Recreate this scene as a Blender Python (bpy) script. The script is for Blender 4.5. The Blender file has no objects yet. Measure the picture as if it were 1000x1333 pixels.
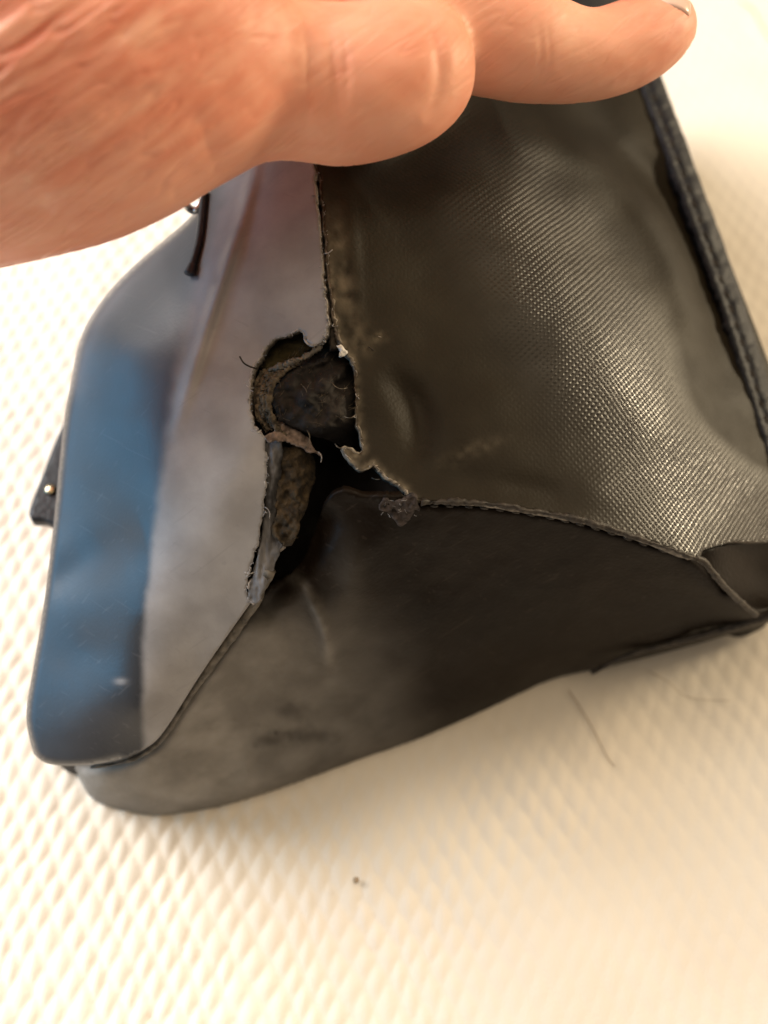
import bpy, bmesh, math, random
import numpy as np
from mathutils import Vector, geometry

random.seed(7)
rng = np.random.default_rng(7)
sc = bpy.context.scene
col = sc.collection

# ------------------------------------------------------------------ camera
PITCH = math.radians(60.0)
VFOV = math.radians(50.0)
CAM = np.array([0.0, 0.0, 0.2366])
FWD = np.array([0.0, math.cos(PITCH), -math.sin(PITCH)])
UPV = np.array([0.0, math.sin(PITCH), math.cos(PITCH)])
RGT = np.array([1.0, 0.0, 0.0])
W0, H0 = 1000.0, 1333.0
K = math.tan(VFOV / 2) / (H0 / 2)

cd = bpy.data.cameras.new("camera")
cd.sensor_fit = 'VERTICAL'
cd.sensor_height = 24.0
cd.lens = 12.0 / math.tan(VFOV / 2)
cd.clip_start = 0.01
cd.clip_end = 20.0
cd.dof.use_dof = True
cd.dof.focus_distance = 0.192
cd.dof.aperture_fstop = 6.5
cam = bpy.data.objects.new("camera", cd)
col.objects.link(cam)
cam.location = CAM
cam.rotation_euler = (math.pi / 2 - PITCH, 0, 0)
sc.camera = cam

# ------------------------------------------------------------------ world and lamps
w = bpy.data.worlds.new("World")
sc.world = w
w.use_nodes = True
bg = w.node_tree.nodes["Background"]
bg.inputs[0].default_value = (1.0, 0.86, 0.70, 1)
bg.inputs[1].default_value = 0.20


def area(name, loc, target, size, size_y, power, color):
    l = bpy.data.lights.new(name, 'AREA')
    l.shape = 'RECTANGLE'
    l.size = size
    l.size_y = size_y
    l.energy = power
    l.color = color
    o = bpy.data.objects.new(name, l)
    col.objects.link(o)
    o.location = loc
    d = Vector(target) - Vector(loc)
    o.rotation_euler = d.to_track_quat('-Z', 'Y').to_euler()
    return o


area("window_light", (-0.58, 0.38, 0.55), (0.0, 0.16, 0.03), 0.5, 0.5, 13.0, (1.0, 0.96, 0.93))
area("blue_window_light", (-0.85, 0.13, 0.20), (-0.05, 0.09, 0.05), 0.78, 0.30, 3.6, (0.12, 0.52, 0.92))
area("warm_lamp_light", (0.78, 0.45, 0.21), (0.05, 0.13, 0.05), 0.20, 0.16, 6.0, (1.0, 0.82, 0.55))
area("room_light", (0.10, 0.12, 1.2), (0.0, 0.10, 0.0), 1.0, 1.0, 7.3, (1.0, 0.79, 0.53))

sc.view_settings.view_transform = 'Standard'
sc.view_settings.look = 'None'
sc.view_settings.exposure = 0.0
sc.view_settings.gamma = 1.0
sc.cycles.max_bounces = 8


# ------------------------------------------------------------------ geometry helpers
def rays(px, py):
    px = np.asarray(px, float)
    py = np.asarray(py, float)
    a = (px - W0 / 2) * K
    b = (H0 / 2 - py) * K
    return FWD + a[..., None] * RGT + b[..., None] * UPV


def Ph(px, py, h):
    """world point seen at (px, py) that lies h metres above the cloth"""
    r = rays(px, py)
    t = (np.asarray(h, float) - CAM[2]) / r[..., 2]
    return CAM + r * t[..., None]


def Pd(px, py, d):
    return CAM + rays(px, py) * np.asarray(d, float)[..., None]


def vnoise(x, y, seed=0):
    """smooth 2-D value noise in -1..1"""
    x = np.asarray(x, float)
    y = np.asarray(y, float)
    xi = np.floor(x).astype(np.int64)
    yi = np.floor(y).astype(np.int64)
    fx = x - xi
    fy = y - yi
    fx = fx * fx * (3 - 2 * fx)
    fy = fy * fy * (3 - 2 * fy)

    def hsh(a, b):
        n = (a * 374761393 + b * 668265263 + seed * 974634777) & 0x7fffffff
        n = ((n ^ (n >> 13)) * 1274126177) & 0x7fffffff
        return ((n ^ (n >> 16)) & 0xffff) / 32767.5 - 1.0
    a = hsh(xi, yi) * (1 - fx) + hsh(xi + 1, yi) * fx
    b = hsh(xi, yi + 1) * (1 - fx) + hsh(xi + 1, yi + 1) * fx
    return a * (1 - fy) + b * fy


def fbm(x, y, seed=0, octv=3):
    s, a = 0, 1.0
    for k in range(octv):
        s = s + a * vnoise(np.asarray(x) * 2 ** k, np.asarray(y) * 2 ** k, seed + k)
        a *= 0.5
    return s


class TPS:
    def __init__(self, ctrl, smooth=1e-6):
        c = np.array(ctrl, float)
        self.p = c[:, :2] / 500.0
        n = len(c)
        Kk = self._k(self.p, self.p) + smooth * np.eye(n)
        P = np.hstack([np.ones((n, 1)), self.p])
        A = np.zeros((n + 3, n + 3))
        A[:n, :n] = Kk
        A[:n, n:] = P
        A[n:, :n] = P.T
        b = np.zeros(n + 3)
        b[:n] = c[:, 2]
        self.w = np.linalg.lstsq(A, b, rcond=None)[0]

    @staticmethod
    def _k(a, b):
        d2 = ((a[:, None, :] - b[None, :, :]) ** 2).sum(-1)
        return 0.5 * d2 * np.log(d2 + 1e-12)

    def __call__(self, px, py):
        q = np.stack([np.asarray(px, float).ravel(), np.asarray(py, float).ravel()], 1) / 500.0
        out = self._k(q, self.p) @ self.w[:-3] + self.w[-3] + q @ self.w[-2:]
        return out.reshape(np.shape(px))


def spline(pts, step=4.0, closed=False):
    """Catmull-Rom through pts (any dimension), resampled about every step (first two coordinates)"""
    p = np.array(pts, float)
    n = len(p)
    out = []
    rngk = range(n if closed else n - 1)
    for i in rngk:
        if closed:
            p0, p1, p2, p3 = p[(i - 1) % n], p[i], p[(i + 1) % n], p[(i + 2) % n]
        else:
            p1, p2 = p[i], p[i + 1]
            p0 = p[i - 1] if i > 0 else 2 * p1 - p2
            p3 = p[i + 2] if i + 2 < n else 2 * p2 - p1
        m = max(1, int(np.linalg.norm((p2 - p1)[:2]) / step))
        for j in range(m):
            t = j / m
            out.append(0.5 * (2 * p1 + (p2 - p0) * t + (2 * p0 - 5 * p1 + 4 * p2 - p3) * t ** 2
                              + (3 * p1 - p0 - 3 * p2 + p3) * t ** 3))
    if not closed:
        out.append(p[-1])
    return np.array(out)


def ragged(pts, amp=2.0, step=3.0, seed=1):
    p = spline(pts, step)
    t = np.gradient(p[:, :2], axis=0)
    t /= np.linalg.norm(t, axis=1)[:, None] + 1e-9
    nrm = np.stack([-t[:, 1], t[:, 0]], 1)
    k = np.arange(len(p))
    d = amp * (0.7 * vnoise(k * 0.31, k * 0 + seed * 7.3, seed) + 0.8 * vnoise(k * 0.9, k * 0 + 3.1, seed + 5))
    d[0] = d[-1] = 0
    p[:, :2] += nrm * d[:, None]
    return p


def dist_line(px, py, line):
    """distance to a polyline and parameter 0..1 along it"""
    L = np.array(line, float)[:, :2]
    q = np.stack([np.ravel(px), np.ravel(py)], 1)
    best = np.full(len(q), 1e9)
    par = np.zeros(len(q))
    for i in range(len(L) - 1):
        a, b = L[i], L[i + 1]
        ab = b - a
        t = np.clip(((q - a) @ ab) / (ab @ ab + 1e-12), 0, 1)
        d = np.linalg.norm(q - (a + t[:, None] * ab), axis=1)
        m = d < best
        best[m] = d[m]
        par[m] = (i + t[m]) / (len(L) - 1)
    return best.reshape(np.shape(px)), par.reshape(np.shape(px))


def bump_line(px, py, line, width, amp, taper=True):
    d, t = dist_line(px, py, spline(line, 12))
    g = amp * np.exp(-(d / width) ** 2)
    if taper:
        g = g * np.clip(np.sin(np.pi * np.clip(t, 0.0, 1.0)), 0, 1) ** 1.0
    return g


def in_poly(px, py, poly):
    x, y = np.ravel(px), np.ravel(py)
    c = np.zeros(len(x), bool)
    n = len(poly)
    j = n - 1
    for i in range(n):
        xi, yi = poly[i][0], poly[i][1]
        xj, yj = poly[j][0], poly[j][1]
        m = ((yi > y) != (yj > y))
        xx = (xj - xi) * (y - yi) / ((yj - yi) if yj != yi else 1e-9) + xi
        c ^= m & (x < xx)
        j = i
    return c


def root_loc(o):
    v = np.zeros(3)
    while o is not None:
        v += np.array(o.location)
        o = o.parent
    return v


def link_mesh(name, verts, faces, mat, parent=None, smooth=True, uv=None, attrs=None):
    me = bpy.data.meshes.new(name)
    v = np.asarray(verts, float)
    if parent is not None:
        v = v - root_loc(parent)
    me.from_pydata(v.tolist(), [], [list(map(int, f)) for f in faces])
    me.update()
    for m in (mat if isinstance(mat, (list, tuple)) else [mat]):
        me.materials.append(m)
    if smooth:
        me.polygons.foreach_set("use_smooth", [True] * len(me.polygons))
    if uv is not None:
        ul = me.uv_layers.new(name="UVMap")
        idx = np.zeros(len(me.loops), dtype=np.int32)
        me.loops.foreach_get("vertex_index", idx)
        ul.data.foreach_set("uv", np.asarray(uv)[idx].astype(np.float32).ravel())
    for k, val in (attrs or {}).items():
        a = me.attributes.new(k, 'FLOAT', 'POINT')
        a.data.foreach_set("value", np.asarray(val, np.float32))
    o = bpy.data.objects.new(name, me)
    col.objects.link(o)
    if parent is not None:
        o.parent = parent
    return o


def thing(name, label, cat, loc=(0, 0, 0), group=None):
    o = bpy.data.objects.new(name, None)
    o.empty_display_size = 0.02
    col.objects.link(o)
    o.location = loc
    tag(o, label, cat, group)
    return o


def tag(o, label=None, cat=None, group=None, kind=None):
    for k, v in (("label", label), ("category", cat), ("group", group), ("kind", kind)):
        if v:
            o[k] = v
    return o


def patch(name, poly, hfun, mat, parent, spacing=4.0, thick=0.0012, roll=None, uvdir=None, attrs=None, edge_mat=None):
    """leather sheet over a traced outline; hfun gives the height of every point above the cloth"""
    poly = np.array([q[:2] for q in poly], float)
    keep = [0]
    for i in range(1, len(poly)):
        if np.linalg.norm(poly[i] - poly[keep[-1]]) > 0.6:
            keep.append(i)
    poly = poly[keep]
    if np.linalg.norm(poly[0] - poly[-1]) < 0.6:
        poly = poly[:-1]
    x0, y0 = poly.min(0)
    x1, y1 = poly.max(0)
    xs = np.arange(x0, x1, spacing)
    ys = np.arange(y0, y1, spacing * 0.866)
    gx, gy = np.meshgrid(xs, ys)
    gx = gx + (np.arange(len(ys)) % 2)[:, None] * spacing / 2
    gx, gy = gx.ravel(), gy.ravel()
    m = in_poly(gx, gy, poly)
    gx, gy = gx[m], gy[m]
    d, _ = dist_line(gx, gy, np.vstack([poly, poly[:1]]))
    m = d > spacing * 0.45
    gx, gy = gx[m], gy[m]
    allp = np.vstack([poly, np.stack([gx, gy], 1)])
    nb = len(poly)
    vs, _, fs, *_r = geometry.delaunay_2d_cdt([Vector(p) for p in allp], [], [list(range(nb))], 1, 1e-4)
    P2 = np.array([(v.x, v.y) for v in vs])
    H = hfun(P2[:, 0], P2[:, 1])
    if roll is not None:
        for line, R, drop in roll:
            d, _ = dist_line(P2[:, 0], P2[:, 1], line)
            s = np.clip(1 - d / R, 0, 1)
            H = H - drop * (1 - np.sqrt(np.clip(1 - s * s, 0, 1)))
    P3 = Ph(P2[:, 0], P2[:, 1], H)
    f = np.array([list(q)[:3] for q in fs])
    # wind the faces towards the camera
    a, b, c = P3[f[:, 0]], P3[f[:, 1]], P3[f[:, 2]]
    n = np.cross(b - a, c - a)
    flip = ((CAM - a) * n).sum(1) < 0
    f[flip] = f[flip][:, ::-1]
    uv = None
    if uvdir is not None:
        (cx, cy), (dx, dy) = uvdir
        hc = float(hfun(np.array([cx]), np.array([cy]))[0])
        h2 = float(hfun(np.array([cx + dx]), np.array([cy + dy]))[0])
        c0 = Ph(np.array([cx]), np.array([cy]), np.array([hc]))[0]
        c1 = Ph(np.array([cx + dx]), np.array([cy + dy]), np.array([h2]))[0]
        e1 = (c1 - c0) / np.linalg.norm(c1 - c0)
        nn = (n * np.where(flip, -1.0, 1.0)[:, None]).mean(0)
        nn = nn / np.linalg.norm(nn)
        e2 = np.cross(nn, e1)
        e2 /= np.linalg.norm(e2)
        uv = np.stack([(P3 - c0) @ e1, (P3 - c0) @ e2], 1)
    at = {k: fn(P2[:, 0], P2[:, 1]) for k, fn in (attrs or {}).items()}
    mats = [mat] + ([edge_mat] if edge_mat else [])
    o = link_mesh(name, P3, f, mats, parent, True, uv, at)
    if thick:
        s = o.modifiers.new("thickness", 'SOLIDIFY')
        s.thickness = thick
        s.offset = -1
        if edge_mat:
            s.material_offset_rim = 1
    return o


def tube_geo(pts, rad, sides=8, flat=1.0, up=None):
    """tapered tube through 3-D pts; flat < 1 squashes it along the second axis"""
    p = np.array(pts, float)
    n = len(p)
    r = np.broadcast_to(np.asarray(rad, float), (n,))
    t = np.gradient(p, axis=0)
    t /= np.linalg.norm(t, axis=1)[:, None] + 1e-12
    ref = np.array([0, 0, 1.0]) if up is None else np.array(up, float)
    V = []
    for i in range(n):
        a = np.cross(t[i], ref)
        if np.linalg.norm(a) < 1e-3:
            a = np.cross(t[i], [1.0, 0.2, 0])
        a /= np.linalg.norm(a)
        b = np.cross(a, t[i])
        for k in range(sides):
            an = 2 * math.pi * k / sides
            V.append(p[i] + r[i] * (math.cos(an) * a + flat * math.sin(an) * b))
    F = []
    for i in range(n - 1):
        for k in range(sides):
            F.append((i * sides + k, i * sides + (k + 1) % sides, (i + 1) * sides + (k + 1) % sides, (i + 1) * sides + k))
    F.append(tuple(range(sides))[::-1])
    F.append(tuple(range((n - 1) * sides, n * sides)))
    return V, F


def tube(name, pts, rad, mat, parent, sides=8, flat=1.0, jitter=0.0, seed=3):
    V, F = tube_geo(pts, rad, sides, flat)
    V = np.array(V)
    if jitter:
        r2 = np.random.default_rng(seed)
        V = V + r2.normal(0, jitter, V.shape)
    return link_mesh(name, V, F, mat, parent)


def line3(pts, step=4.0, lift=0.0):
    """(px, py, h) control points -> smooth 3-D polyline"""
    s = spline(pts, step)
    return Ph(s[:, 0], s[:, 1], s[:, 2] + lift)


# ------------------------------------------------------------------ materials
def new_mat(name):
    m = bpy.data.materials.new(name)
    m.use_nodes = True
    nt = m.node_tree
    b = nt.nodes["Principled BSDF"]
    return m, nt, b


def nd(nt, typ, **kw):
    n = nt.nodes.new(typ)
    for k, v in kw.items():
        if k.startswith("i_"):
            n.inputs[k[2:].replace("_", " ")].default_value = v
        else:
            setattr(n, k, v)
    return n


def ramp(nt, fac, stops):
    r = nt.nodes.new("ShaderNodeValToRGB")
    e = r.color_ramp.elements
    while len(e) < len(stops):
        e.new(0.5)
    for k, (p, c) in enumerate(stops):
        e[k].position = p
        e[k].color = (*c, 1) if len(c) == 3 else c
    nt.links.new(fac, r.inputs[0])
    return r


def leather(name, c_dark, c_light, rough=0.42, spec=0.7, grain=900.0, bump=0.25, coat=0.0, coat_rough=0.25, saffiano=False,
            blotch=55.0, wear_and_light=None):
    m, nt, b = new_mat(name)
    L = nt.links.new
    tc = nd(nt, "ShaderNodeTexCoord")
    n1 = nd(nt, "ShaderNodeTexNoise")
    n1.inputs["Scale"].default_value = blotch
    n1.inputs["Detail"].default_value = 5
    L(tc.outputs["Object"], n1.inputs["Vector"])
    cr = ramp(nt, n1.outputs["Fac"], [(0.32, c_dark), (0.70, c_light)])
    if wear_and_light:
        # paler mask: rubbed-off finish plus light painted on front and base, with dark smudges left on it
        wa = nd(nt, "ShaderNodeAttribute", attribute_name="wear_and_light")
        sm = nd(nt, "ShaderNodeTexNoise")
        sm.inputs["Scale"].default_value = 120
        sm.inputs["Detail"].default_value = 6
        L(tc.outputs["Object"], sm.inputs["Vector"])
        sr = ramp(nt, sm.outputs["Fac"], [(0.35, wear_and_light[0]), (0.65, wear_and_light[1])])
        mx = nd(nt, "ShaderNodeMix", data_type='RGBA')
        L(wa.outputs["Fac"], mx.inputs["Factor"])
        L(cr.outputs[0], mx.inputs["A"])
        L(sr.outputs[0], mx.inputs["B"])
        L(mx.outputs["Result"], b.inputs["Base Color"])
    else:
        L(cr.outputs[0], b.inputs["Base Color"])
    # fine rubbed scratches
    src_link = b.inputs["Base Color"].links[0].from_socket
    for ang, thr in (() if saffiano else ((0.5, 0.68), (-0.7, 0.69))):
        mp = nd(nt, "ShaderNodeMapping", vector_type='TEXTURE')
        mp.inputs["Rotation"].default_value = (0.3, -0.4, ang)
        mp.inputs["Scale"].default_value = (22.0, 0.8, 1.4)
        L(tc.outputs["Object"], mp.inputs["Vector"])
        ns = nd(nt, "ShaderNodeTexNoise")
        ns.inputs["Scale"].default_value = 900
        ns.inputs["Detail"].default_value = 1
        L(mp.outputs[0], ns.inputs["Vector"])
        sr2 = ramp(nt, ns.outputs["Fac"], [(thr, (0, 0, 0)), (thr + 0.06, (0.13, 0.13, 0.13))])
        mx2 = nd(nt, "ShaderNodeMix", data_type='RGBA')
        L(sr2.outputs[0], mx2.inputs["Factor"])
        L(src_link, mx2.inputs["A"])
        mx2.inputs["B"].default_value = (min(1, c_light[0] * 3 + 0.05), min(1, c_light[1] * 3 + 0.045), min(1, c_light[2] * 3 + 0.04), 1)
        src_link = mx2.outputs["Result"]
    L(src_link, b.inputs["Base Color"])
    rr = nd(nt, "ShaderNodeMapRange")
    rr.inputs["To Min"].default_value = rough - 0.05
    rr.inputs["To Max"].default_value = rough + 0.09
    n3 = nd(nt, "ShaderNodeTexNoise")
    n3.inputs["Scale"].default_value = 160
    n3.inputs["Detail"].default_value = 4
    L(tc.outputs["Object"], n3.inputs["Vector"])
    L(n3.outputs["Fac"], rr.inputs["Value"])
    if saffiano:
        # the pressed part keeps its lacquer, the worn part has gone matt
        ea = nd(nt, "ShaderNodeAttribute", attribute_name="emboss")
        em = nd(nt, "ShaderNodeMath", operation='MULTIPLY_ADD')
        L(ea.outputs["Fac"], em.inputs[0])
        em.inputs[1].default_value = -0.22
        L(rr.outputs[0], em.inputs[2])
        L(em.outputs[0], b.inputs["Roughness"])
    else:
        L(rr.outputs[0], b.inputs["Roughness"])
    b.inputs["Specular IOR Level"].default_value = spec
    if wear_and_light and not saffiano:
        ws = nd(nt, "ShaderNodeMapRange")
        ws.inputs["To Min"].default_value = spec
        ws.inputs["To Max"].default_value = spec * 0.35
        L(wa.outputs["Fac"], ws.inputs["Value"])
        L(ws.outputs[0], b.inputs["Specular IOR Level"])
    if saffiano:
        es = nd(nt, "ShaderNodeMath", operation='MULTIPLY_ADD')
        L(ea.outputs["Fac"], es.inputs[0])
        es.inputs[1].default_value = 1.0
        es.inputs[2].default_value = 0.08
        L(es.outputs[0], b.inputs["Specular IOR Level"])
    b.inputs["Coat Weight"].default_value = coat
    b.inputs["Coat Roughness"].default_value = coat_rough
    vo = nd(nt, "ShaderNodeTexVoronoi")
    vo.inputs["Scale"].default_value = grain
    L(tc.outputs["Object"], vo.inputs["Vector"])
    n2 = nd(nt, "ShaderNodeTexNoise")
    n2.inputs["Scale"].default_value = grain * 0.8
    n2.inputs["Detail"].default_value = 3
    L(tc.outputs["Object"], n2.inputs["Vector"])
    ad = nd(nt, "ShaderNodeMath", operation='MULTIPLY_ADD')
    L(vo.outputs["Distance"], ad.inputs[0])
    ad.inputs[1].default_value = 0.6
    L(n2.outputs["Fac"], ad.inputs[2])
    bp = nd(nt, "ShaderNodeBump")
    bp.inputs["Strength"].default_value = bump
    bp.inputs["Distance"].default_value = 0.0004
    L(ad.outputs[0], bp.inputs["Height"])
    last = bp
    if saffiano:
        uvn = nd(nt, "ShaderNodeUVMap")
        uvn.uv_map = "UVMap"
        # slow warp so the pressed lines wander
        wn = nd(nt, "ShaderNodeTexNoise")
        wn.inputs["Scale"].default_value = 70
        wn.inputs["Detail"].default_value = 2
        L(uvn.outputs[0], wn.inputs["Vector"])
        vm = nd(nt, "ShaderNodeVectorMath", operation='MULTIPLY_ADD')
        L(wn.outputs["Color"], vm.inputs[0])
        vm.inputs[1].default_value = (0.0009, 0.0009, 0)
        L(uvn.outputs[0], vm.inputs[2])
        sp = nd(nt, "ShaderNodeSeparateXYZ")
        L(vm.outputs[0], sp.inputs[0])
        prod = None
        sins = []
        for ax, per in (("X", 0.00097), ("Y", 0.00094)):
            mu = nd(nt, "ShaderNodeMath", operation='MULTIPLY')
            mu.inputs[1].default_value = 2 * math.pi / per
            L(sp.outputs[ax], mu.inputs[0])
            si = nd(nt, "ShaderNodeMath", operation='SINE')
            L(mu.outputs[0], si.inputs[0])
            s2 = nd(nt, "ShaderNodeMath", operation='MULTIPLY_ADD')
            L(si.outputs[0], s2.inputs[0])
            s2.inputs[1].default_value = 0.5
            s2.inputs[2].default_value = 0.5
            sins.append(s2)
        mn = nd(nt, "ShaderNodeMath", operation='MULTIPLY')
        L(sins[0].outputs[0], mn.inputs[0])
        L(sins[1].outputs[0], mn.inputs[1])
        # uneven dots
        nn = nd(nt, "ShaderNodeTexNoise")
        nn.inputs["Scale"].default_value = 700
        L(uvn.outputs[0], nn.inputs["Vector"])
        m2 = nd(nt, "ShaderNodeMath", operation='MULTIPLY_ADD')
        L(nn.outputs["Fac"], m2.inputs[0])
        m2.inputs[1].default_value = 0.5
        L(mn.outputs[0], m2.inputs[2])
        at = nd(nt, "ShaderNodeAttribute", attribute_name="emboss")
        b2 = nd(nt, "ShaderNodeBump")
        b2.inputs["Distance"].default_value = 0.00036
        L(at.outputs["Fac"], b2.inputs["Strength"])
        L(m2.outputs[0], b2.inputs["Height"])
        L(bp.outputs[0], b2.inputs["Normal"])
        last = b2
    L(last.outputs[0], b.inputs["Normal"])
    if coat:
        L(bp.outputs[0], b.inputs["Coat Normal"])
    return m


def plain(name, c1, c2, rough=0.7, scale=300.0, bump=0.5, dist=0.0005, metallic=0.0, spec=0.4, detail=6, stretch=None):
    m, nt, b = new_mat(name)
    L = nt.links.new
    tc = nd(nt, "ShaderNodeTexCoord")
    n1 = nd(nt, "ShaderNodeTexNoise")
    n1.inputs["Scale"].default_value = scale
    n1.inputs["Detail"].default_value = detail
    src = tc.outputs["Object"]
    if stretch:
        mp = nd(nt, "ShaderNodeMapping")
        mp.vector_type = 'TEXTURE'
        mp.inputs["Rotation"].default_value = stretch[0]
        mp.inputs["Scale"].default_value = stretch[1]
        L(src, mp.inputs["Vector"])
        src = mp.outputs[0]
    L(src, n1.inputs["Vector"])
    cr = ramp(nt, n1.outputs["Fac"], [(0.33, c1), (0.68, c2)])
    L(cr.outputs[0], b.inputs["Base Color"])
    b.inputs["Roughness"].default_value = rough
    b.inputs["Metallic"].default_value = metallic
    b.inputs["Specular IOR Level"].default_value = spec
    bp = nd(nt, "ShaderNodeBump")
    bp.inputs["Strength"].default_value = bump
    bp.inputs["Distance"].default_value = dist
    L(n1.outputs["Fac"], bp.inputs["Height"])
    L(bp.outputs[0], b.inputs["Normal"])
    return m


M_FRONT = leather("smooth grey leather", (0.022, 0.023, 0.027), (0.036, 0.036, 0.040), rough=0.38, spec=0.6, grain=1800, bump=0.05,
                  coat=0.08, coat_rough=0.34, wear_and_light=((0.255, 0.243, 0.243), (0.34, 0.325, 0.325)))
M_END = leather("saffiano leather", (0.017, 0.0125, 0.0075), (0.029, 0.023, 0.0145), rough=0.50, spec=0.32, grain=1600, bump=0.12,
                saffiano=True, wear_and_light=((0.10, 0.082, 0.055), (0.22, 0.18, 0.13)))
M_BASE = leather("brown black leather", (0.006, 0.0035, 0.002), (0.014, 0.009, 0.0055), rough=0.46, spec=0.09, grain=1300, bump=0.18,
                 blotch=40, wear_and_light=((0.20, 0.183, 0.162), (0.30, 0.277, 0.248)))
M_BIND = leather("navy black binding", (0.008, 0.009, 0.013), (0.018, 0.018, 0.024), rough=0.55, spec=0.25, grain=800, bump=0.6)
M_EDGE = plain("raw torn leather edge", (0.07, 0.055, 0.040), (0.30, 0.26, 0.21), rough=0.9, scale=900, bump=1.0)
M_WELT = plain("scuffed welt leather", (0.05, 0.042, 0.032), (0.17, 0.145, 0.115), rough=0.6, scale=500, bump=0.8)
M_LIP = plain("dark rubbed leather lip", (0.012, 0.0085, 0.006), (0.055, 0.042, 0.031), rough=0.55, scale=600, bump=0.8)
M_STRIP = plain("folded leather strip with rubbed streaks", (0.028, 0.026, 0.026), (0.19, 0.18, 0.18), rough=0.6, scale=330, bump=1.0,
                dist=0.0006, stretch=((0, math.radians(-30), math.radians(94)), (5.0, 1.0, 1.0)))
M_CORD = plain("seam cord", (0.018, 0.012, 0.008), (0.06, 0.045, 0.032), rough=0.8, scale=900, bump=1.0)
M_LINING = plain("torn black lining", (0.007, 0.005, 0.004), (0.020, 0.0145, 0.011), rough=0.85, scale=520, bump=0.7, dist=0.0004,
                 stretch=((0, 0, 0.7), (3.0, 1.0, 1.0)))
M_LAYER = plain("torn leather layers", (0.018, 0.013, 0.008), (0.15, 0.115, 0.075), rough=0.9, scale=800, bump=1.0)
M_OLIVE = plain("suede reverse of leather", (0.022, 0.016, 0.005), (0.055, 0.040, 0.012), rough=0.95, scale=700, bump=0.8)
M_BOARD = plain("brown stiffener board", (0.016, 0.011, 0.006), (0.070, 0.046, 0.022), rough=0.9, scale=600, bump=1.0, dist=0.0009)
M_PALE = plain("pale frayed fibre", (0.16, 0.13, 0.11), (0.42, 0.37, 0.33), rough=0.95, scale=900, bump=1.0)
M_FUZZ = plain("whitish leather fuzz", (0.22, 0.205, 0.195), (0.48, 0.45, 0.43), rough=0.95, scale=1200, bump=1.0)
M_FRAY = plain("grey brown frayed fibre", (0.018, 0.013, 0.011), (0.085, 0.066, 0.060), rough=0.95, scale=900, bump=1.0)
M_PINK = plain("tan torn fibre", (0.07, 0.050, 0.040), (0.24, 0.175, 0.14), rough=0.95, scale=700, bump=1.0)
M_WHITE = plain("white padding", (0.6, 0.57, 0.53), (0.85, 0.82, 0.78), rough=0.9, scale=700, bump=0.7)
M_INNER = plain("bag shell", (0.008, 0.006, 0.005), (0.018, 0.014, 0.011), rough=0.8, scale=300, bump=0.4)
M_METAL = plain("silver ring metal", (0.45, 0.44, 0.42), (0.6, 0.6, 0.58), rough=0.22, scale=200, bump=0.05, metallic=1.0)
M_BRASS = plain("pale brass rivet", (0.6, 0.5, 0.3), (0.7, 0.6, 0.4), rough=0.25, scale=200, bump=0.05, metallic=1.0)
M_BLACK = leather("black strap leather", (0.005, 0.006, 0.008), (0.012, 0.013, 0.017), rough=0.45, spec=0.4, grain=900, bump=0.3)
M_HAIR = plain("dark hair", (0.24, 0.16, 0.09), (0.36, 0.26, 0.16), rough=0.5, scale=200, bump=0.1)
M_THREAD = plain("dark thread", (0.02, 0.014, 0.012), (0.05, 0.04, 0.035), rough=0.8, scale=900, bump=0.4)

# ------------------------------------------------------------------ the cloth
def cloth_material():
    m, nt, b = new_mat("white quilted cotton")
    L = nt.links.new
    tc = nd(nt, "ShaderNodeTexCoord")
    n1 = nd(nt, "ShaderNodeTexNoise")
    n1.inputs["Scale"].default_value = 22
    n1.inputs["Detail"].default_value = 3
    L(tc.outputs["Object"], n1.inputs["Vector"])
    cr = ramp(nt, n1.outputs["Fac"], [(0.3, (0.75, 0.665, 0.555)), (0.7, (0.80, 0.73, 0.63))])
    L(cr.outputs[0], b.inputs["Base Color"])
    b.inputs["Roughness"].default_value = 0.75
    b.inputs["Specular IOR Level"].default_value = 0.25
    n2 = nd(nt, "ShaderNodeTexNoise")
    n2.inputs["Scale"].default_value = 1600
    n2.inputs["Detail"].default_value = 3
    L(tc.outputs["Object"], n2.inputs["Vector"])
    bp = nd(nt, "ShaderNodeBump")
    bp.inputs["Strength"].default_value = 0.35
    bp.inputs["Distance"].default_value = 0.0002
    L(n2.outputs["Fac"], bp.inputs["Height"])
    L(bp.outputs[0], b.inputs["Normal"])
    return m


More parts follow.
